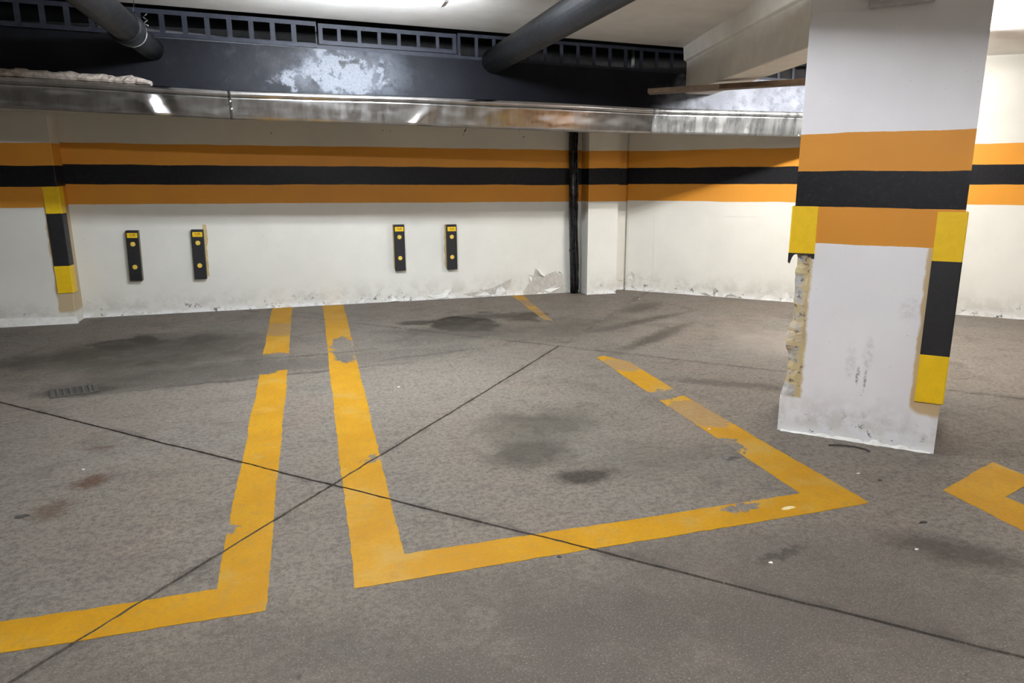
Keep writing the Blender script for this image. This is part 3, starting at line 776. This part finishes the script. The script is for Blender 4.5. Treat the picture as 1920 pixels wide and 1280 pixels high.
for q, s in zip(rows, rows[1:]):
    for k in range(6):
        bm.faces.new((q[k], q[(k + 1) % 6], s[(k + 1) % 6], s[k]))
bm.faces.new(rows[0]); bm.faces.new(rows[-1][::-1])
tag(obj('mortar_strip', bm, m_mortar), 'crumbly strip of pale mortar lying on the gutter lip', 'mortar')

# ------------------------------------------------------------------ iron grilles above the dark wall
def grille(name, label, x0, x1, bars, frame_z=(0.012, 0.030), y=YD + 0.02, bw=0.040, hinged=False, rail=0.035):
    root = tag(empty(name, ((x0 + x1) / 2, y, z_sill((x0 + x1) / 2))), label, 'grille', 'iron ventilation grilles')
    b0, t0 = frame_z
    zl = lambda x: z_sill(x) + b0
    zh = lambda x: z_ceil(x) - t0
    def rail_(nm, a, b, fz0, fz1, d=0.022, yy=y):
        bm = bmesh.new()
        hexa(bm, [(a, yy, fz0(a)), (b, yy, fz0(b)), (b, yy + d, fz0(b)), (a, yy + d, fz0(a)), (a, yy, fz1(a)), (b, yy, fz1(b)), (b, yy + d, fz1(b)), (a, yy + d, fz1(a))])
        obj(nm, bm, m_grille, root)
    rail_('bottom_rail', x0, x1, zl, lambda x: zl(x) + rail)
    rail_('top_rail', x0, x1, lambda x: zh(x) - rail, zh)
    if hinged:
        for a in (x0, x1 - 0.035): rail_('stile', a, a + 0.035, lambda x: zl(x) + rail, lambda x: zh(x) - rail)
        rail_('sub_frame', x0 - 0.02, x1 + 0.02, lambda x: z_sill(x), lambda x: z_sill(x) + b0 - 0.004, 0.03, y + 0.012)
    for xb in bars:
        rail_('bar', xb - bw / 2, xb + bw / 2, lambda x: zl(x) + rail * 0.6, lambda x: zh(x) - rail * 0.6, 0.014, y + 0.004)
    return root
grille('ventilation_grille', 'fixed iron grille behind the large pipe over the mortar strip', -3.3, 0.188, [-3.08 + 0.1713 * i for i in range(20)][:19])
grille('ventilation_grille', 'framed iron grille panel of seven cells above the peeled patch with painted glare', 0.205, 1.405, [0.205 + 1.2 * i / 7 for i in range(1, 7)], (0.038, 0.045), YD - 0.004, 0.030, True, 0.034)
grille('ventilation_grille', 'dark iron grille between the seven cell panel and the white beam', 1.425, 3.70, [1.432 + 0.1645 * i for i in range(0, 14)], (0.0, 0.030), YD + 0.02, 0.030, False, 0.028)
grille('ventilation_grille', 'iron grille behind the white beam, above the brown plank', 3.72, 5.83, [3.93 + 0.1725 * i for i in range(0, 11)], (0.0, 0.03), YD + 0.02, 0.030, False, 0.028)
# dusty duct seen behind the bars
dc = tag(empty('shaft_duct', (-0.5, 7.35, 2.65)), 'pale dusty duct sloping behind the bars of the fixed grille', 'duct')
bm = bmesh.new(); tube(bm, [(-1.6, 7.35, 2.74), (0.45, 7.35, 2.575)], 0.055, 16)
obj('pipe', bm, simple('pale dusty duct', (0.30, 0.30, 0.32), 0.6), dc, True)
for x in (-1.3, 0.2):
    bm = bmesh.new(); tube(bm, [(x, 7.35, 2.74 - 0.0805 * (x + 1.6) + 0.05), (x, 7.35, 3.0)], 0.006, 8); obj('hanger', bm, m_wire, dc)

# ------------------------------------------------------------------ big pipes under the ceiling
def big_pipe(x, r, y_end, z, label, collar):
    root = tag(empty('ceiling_pipe', (x, y_end, z)), label, 'pipe', 'dark pipes under the ceiling')
    bm = bmesh.new()
    if collar:
        tube(bm, [(x, -4.98, z), (x, collar, z)], r, 28); 
        obj('pipe', bm, m_pipe, root, True)
        bm = bmesh.new(); tube(bm, [(x, collar - 0.16, z), (x, collar - 0.155, z), (x, collar + 0.02, z), (x, collar + 0.05, z)], [r * 1.0, r * 1.16, r * 1.16, r * 0.95], 28)
        obj('coupling', bm, m_pipe, root, True)
        bm = bmesh.new(); tube(bm, [(x, collar, z), (x, y_end, z)], r * 0.90, 28)
        obj('pipe', bm, m_pipe, root, True)
    else:
        tube(bm, [(x, -4.98, z), (x, y_end, z)], r, 28)
        obj('pipe', bm, m_pipe, root, True)
    for yy in (0.5, 3.0):
        bm = bmesh.new(); tube(bm, [(x, yy - 0.015, z), (x, yy + 0.015, z)], r * 1.06, 28); obj('clamp', bm, m_wire, root)
        bm = bmesh.new(); tube(bm, [(x, yy, z + r), (x, yy, z_ceil(x))], 0.006, 8); obj('hanger', bm, m_wire, root)
    if collar:   # wire twisted round the coupling up to the ceiling
        bm = bmesh.new()
        pts = [(x + 0.02, collar + 0.07, z_ceil(x)), (x + 0.05, collar + 0.06, z + r + 0.12), (x + 0.03, collar + 0.07, z + r + 0.02)]
        pts += [(x + (r + 0.006) * math.cos(t), collar + 0.075, z + (r + 0.006) * math.sin(t)) for t in [math.pi * 0.45 - 0.25 * i for i in range(25)]]
        tube(bm, pts, 0.005, 6); obj('wire', bm, m_wire, root, True)
        bm = bmesh.new()
        tube(bm, [(x + r + 0.006 + 0.018 * math.sin(i * 1.9), collar + 0.08 + 0.02 * math.cos(i * 2.3), z + 0.03 + 0.012 * i) for i in range(9)], 0.004, 6)
        obj('wire_twist', bm, m_wire, root, True)
    return root
big_pipe(-1.115, 0.098, YD - 0.001, 2.505, 'large dark pipe with a wired coupling running into the dark wall', 5.95)
big_pipe(1.745, 0.108, YD - 0.001, 2.505, 'smooth dark grey pipe crossing the white ceiling to the dark wall', None)

# ------------------------------------------------------------------ white beam from the dark wall to the pillar, plank below it
def beam_l(y, off=0.0): return 3.705 - (6.75 - y) * 0.228 + off
bm = bmesh.new()
ya, yb = YD - 0.001, 4.05
sec = lambda y: [(beam_l(y), 2.262), (beam_l(y, 0.31), 2.262), (beam_l(y, 0.31), 2.76), (beam_l(y, -0.05), 2.76), (beam_l(y, -0.035), 2.575), (beam_l(y), 2.560)]
A = [bm.verts.new((q[0], ya, q[1])) for q in sec(ya)]; Bv = [bm.verts.new((q[0], yb, q[1])) for q in sec(yb)]
bm.faces.new(A[::-1]); bm.faces.new(Bv)
for i in range(6): bm.faces.new((A[i], A[(i + 1) % 6], Bv[(i + 1) % 6], Bv[i]))
tag(obj('trim_1', bm, m_beam, bevel=0.008), kind='structure')
pk = tag(empty('plank', (3.45, 5.7, 2.2)), 'long brown timber plank slung under the white beam', 'plank')
d_ = Vector((K, -K, 0)); s_ = Vector((K, K, 0)); o0 = Vector((2.985, 6.20, 2.19))
bm = bmesh.new()
hexa(bm, [o0 + d_ * a + s_ * b + Vector((0, 0, c)) for c in (0, 0.042) for a, b in ((0.03, 0), (2.3, 0), (2.3, 0.14), (0.0, 0.14))])
obj('board', bm, m_wood, pk, bevel=0.004)
bm = bmesh.new()
hexa(bm, [o0 + d_ * a + s_ * b + Vector((0, 0, c)) for c in (0.002, 0.040) for a, b in ((0.03, -0.004), (0.66, -0.004), (0.5, 0.001), (0.03, 0.001))])
obj('raw_edge', bm, m_wood_end, pk)

# ------------------------------------------------------------------ ceiling lamps
def lamp(x, y, z, hl, power, colr, label):
    root = tag(empty('ceiling_lamp', (x, y, z)), label, 'lamp', 'twin tube ceiling lamps')
    zc = z_ceil(x)
    m, n = material('lit tube'); 
    n.shade((0.8, 0.8, 0.8)); n.b.inputs['Emission Color'].default_value = (*colr, 1); n.b.inputs['Emission Strength'].default_value = power
    obj('housing', B(x - hl - 0.03, x + hl + 0.03, y - 0.028, y + 0.028, z + 0.035, zc + 0.002), m_enamel, root, bevel=0.006)
    for sgn in (-1, 1):
        bm = bmesh.new(); tube(bm, [(x - hl, y + sgn * 0.06, z), (x + hl, y + sgn * 0.06, z)], 0.014, 12)
        obj('tube', bm, m, root, True)
    for e in (-1, 1):
        obj('socket', B(x + e * (hl + 0.015) - 0.015, x + e * (hl + 0.015) + 0.015, y - 0.08, y + 0.08, z - 0.02, z + 0.036), m_enamel, root)
for L in LAMPS: lamp(*L)

# ------------------------------------------------------------------ emergency light on the pillar
el = tag(empty('emergency_light', pil(0.42, -0.03, 2.32)), 'small grey emergency light box high on the striped pillar', 'light box')
def pbox(name, m, u0, u1, v0, v1, z0, z1, bev=0.0):
    bm = bmesh.new(); hexa(bm, [pil(u, v, z) for z in (z0, z1) for u, v in ((u0, v0), (u1, v0), (u1, v1), (u0, v1))])
    return obj(name, bm, m, el, bevel=bev)
pbox('housing', m_grey, 0.275, 0.570, -0.045, -0.001, 2.300, 2.52, 0.012)
pbox('lens', m_enamel, 0.325, 0.545, -0.058, -0.045, 2.325, 2.50, 0.008)

# ------------------------------------------------------------------ parking bay markings
def pieces(quad, use=(J1, J2)):
    polys = [quad]
    for j in use:
        nxt = []
        for q in polys:
            for s in (-1, 1):
                c = side(q, j, s, j[2] * 0.75)
                if len(c) >= 3: nxt.append(c)
        polys = nxt
    return polys
def line(root, quad, m=m_paint):
    bm = bmesh.new()
    for q in pieces(quad):
        prism(bm, ragged(q, 0.03, 0.0045), 0.0002, 0.0018)
    return obj('painted_line', bm, m, root)
bay = tag(empty('bay_marking', (1.25, 2.5, 0)), 'yellow painted outline of the parking bay in front of the pillar', 'floor marking')
line(bay, [(0.079, 2.470), (0.287, 2.669), (0.352, 8.66), (0.112, 8.66)])
line(bay, [(0.079, 2.470), (2.425, 2.525), (2.185, 2.704), (0.287, 2.669)])
line(bay, [(2.425, 2.525), (2.43, 4.25), (2.455, 5.20), (2.33, 5.46), (2.255, 5.43), (2.218, 4.25), (2.185, 2.704)])
line(bay, [(2.40, 6.98), (2.575, 8.64), (2.43, 8.66), (2.33, 7.10)])
bay2 = tag(empty('bay_marking', (-1.4, 2.4, 0)), 'yellow painted outline of the parking bay beside the drain grate', 'floor marking')
line(bay2, [(-0.233, 2.421), (-0.226, 8.66), (-0.450, 8.66), (-0.418, 2.615)])
line(bay2, [(-0.233, 2.421), (-0.418, 2.615), (-2.40, 2.60), (-2.60, 2.40)])
bay3 = tag(empty('bay_marking', (2.95, 1.0, 0)), 'short yellow marking beyond the pillar foot, outside the bay corner', 'floor marking')
line(bay3, [(2.862, 2.546), (2.836, -1.0), (3.06, -1.0), (3.09, 2.40), (3.40, 2.50), (3.40, 2.74)])

# ------------------------------------------------------------------ drain grate
dr = tag(empty('drain_grate', (-1.68, 5.63, 0)), 'small dirty iron drain grate set in the stained floor', 'drain')
R_ = Matrix.Translation((-1.69, 5.63, 0)) @ Matrix.Rotation(math.radians(18), 4, 'Z')
bm = bmesh.new()
for a0, a1, b0, b1 in ((-0.15, 0.15, -0.12, -0.09), (-0.15, 0.15, 0.09, 0.12), (-0.15, -0.12, -0.09, 0.09), (0.12, 0.15, -0.09, 0.09)):
    box(bm, a0, a1, b0, b1, 0.0003, 0.006, R_)
obj('frame', bm, m_drain, dr)
bm = bmesh.new(); box(bm, -0.12, 0.12, -0.09, 0.09, 0.0003, 0.0012, R_); obj('pit', bm, m_bit, dr)
for k in range(6):
    bm = bmesh.new(); xk = -0.10 + k * 0.04
    box(bm, xk - 0.009, xk + 0.009, -0.09, 0.09, 0.0014, 0.0055, R_); obj('bar', bm, m_drain, dr)

# ------------------------------------------------------------------ small things lying on the floor
def scrap(name, x, y, rx, ry, h, m, label, cat, seed=0, group=None):
    bm = bmesh.new(); nn = 11
    top = bm.verts.new((x, y, h))
    ring0, ring1 = [], []
    for k in range(nn):
        t = 2 * math.pi * k / nn
        q = 0.75 + 0.45 * noise.noise(Vector((math.cos(t) * 1.3, math.sin(t) * 1.3, seed * 3.7)))
        ring0.append(bm.verts.new((x + rx * q * math.cos(t), y + ry * q * math.sin(t), 0.0004)))
        ring1.append(bm.verts.new((x + rx * q * 0.8 * math.cos(t), y + ry * q * 0.8 * math.sin(t), h * (0.7 + 0.3 * math.sin(3 * t + seed)))))
    for k in range(nn):
        j = (k + 1) % nn
        bm.faces.new((ring0[k], ring0[j], ring1[j], ring1[k])); bm.faces.new((ring1[k], ring1[j], top))
    bm.faces.new(ring0[::-1])
    return tag(obj(name, bm, m), label, cat, group)
o = scrap('crushed_wrapper', 2.03, 2.585, 0.052, 0.022, 0.006, m_squash, 'crushed pale yellow wrapper flattened on the yellow line corner', 'litter', 1)
scrap('oil_puddle', 2.115, 3.185, 0.062, 0.042, 0.0012, m_puddle, 'small shiny wet spot on the concrete inside the bay', 'puddle', 2)
scrap('leaf_bit', 0.885, 2.475, 0.014, 0.012, 0.006, m_bit, 'tiny dark crumb at the outer edge of the yellow line', 'debris', 3)
scrap('leaf_bit', 2.51, 2.30, 0.028, 0.010, 0.006, m_bit, 'dark leaf scrap on bare floor outside the yellow bay corner', 'debris', 4)
scrap('leaf_bit', 2.66, 2.72, 0.016, 0.011, 0.006, m_bit, 'dark crumb on the floor between the pillar foot and the yellow corner', 'debris', 5)
scrap('leaf_bit', -1.34, 3.50, 0.05, 0.025, 0.005, m_bit, 'dark leaf scrap lying beside the rust stains', 'debris', 6)
for k, (x, y) in enumerate(((2.24, 3.62), (0.56, 5.05), (1.67, 2.20), (2.62, 2.82), (3.85, 7.95), (2.30, 2.12), (-1.22, 4.02))):
    scrap('paint_chip', x, y, 0.012, 0.009, 0.004, m_chip, 'tiny white paint chip lying loose on the bare concrete', 'debris', 10 + k, 'loose white paint chips')
bm = bmesh.new()
tube(bm, [(2.735, 3.185, 0.006), (2.79, 3.165, 0.008), (2.85, 3.12, 0.008), (2.885, 3.07, 0.007), (2.882, 3.04, 0.005)], 0.0045, 8)
tag(obj('bent_wire', bm, m_bit, smooth=True), 'short bent dark wire on the floor at the pillar foot', 'wire')
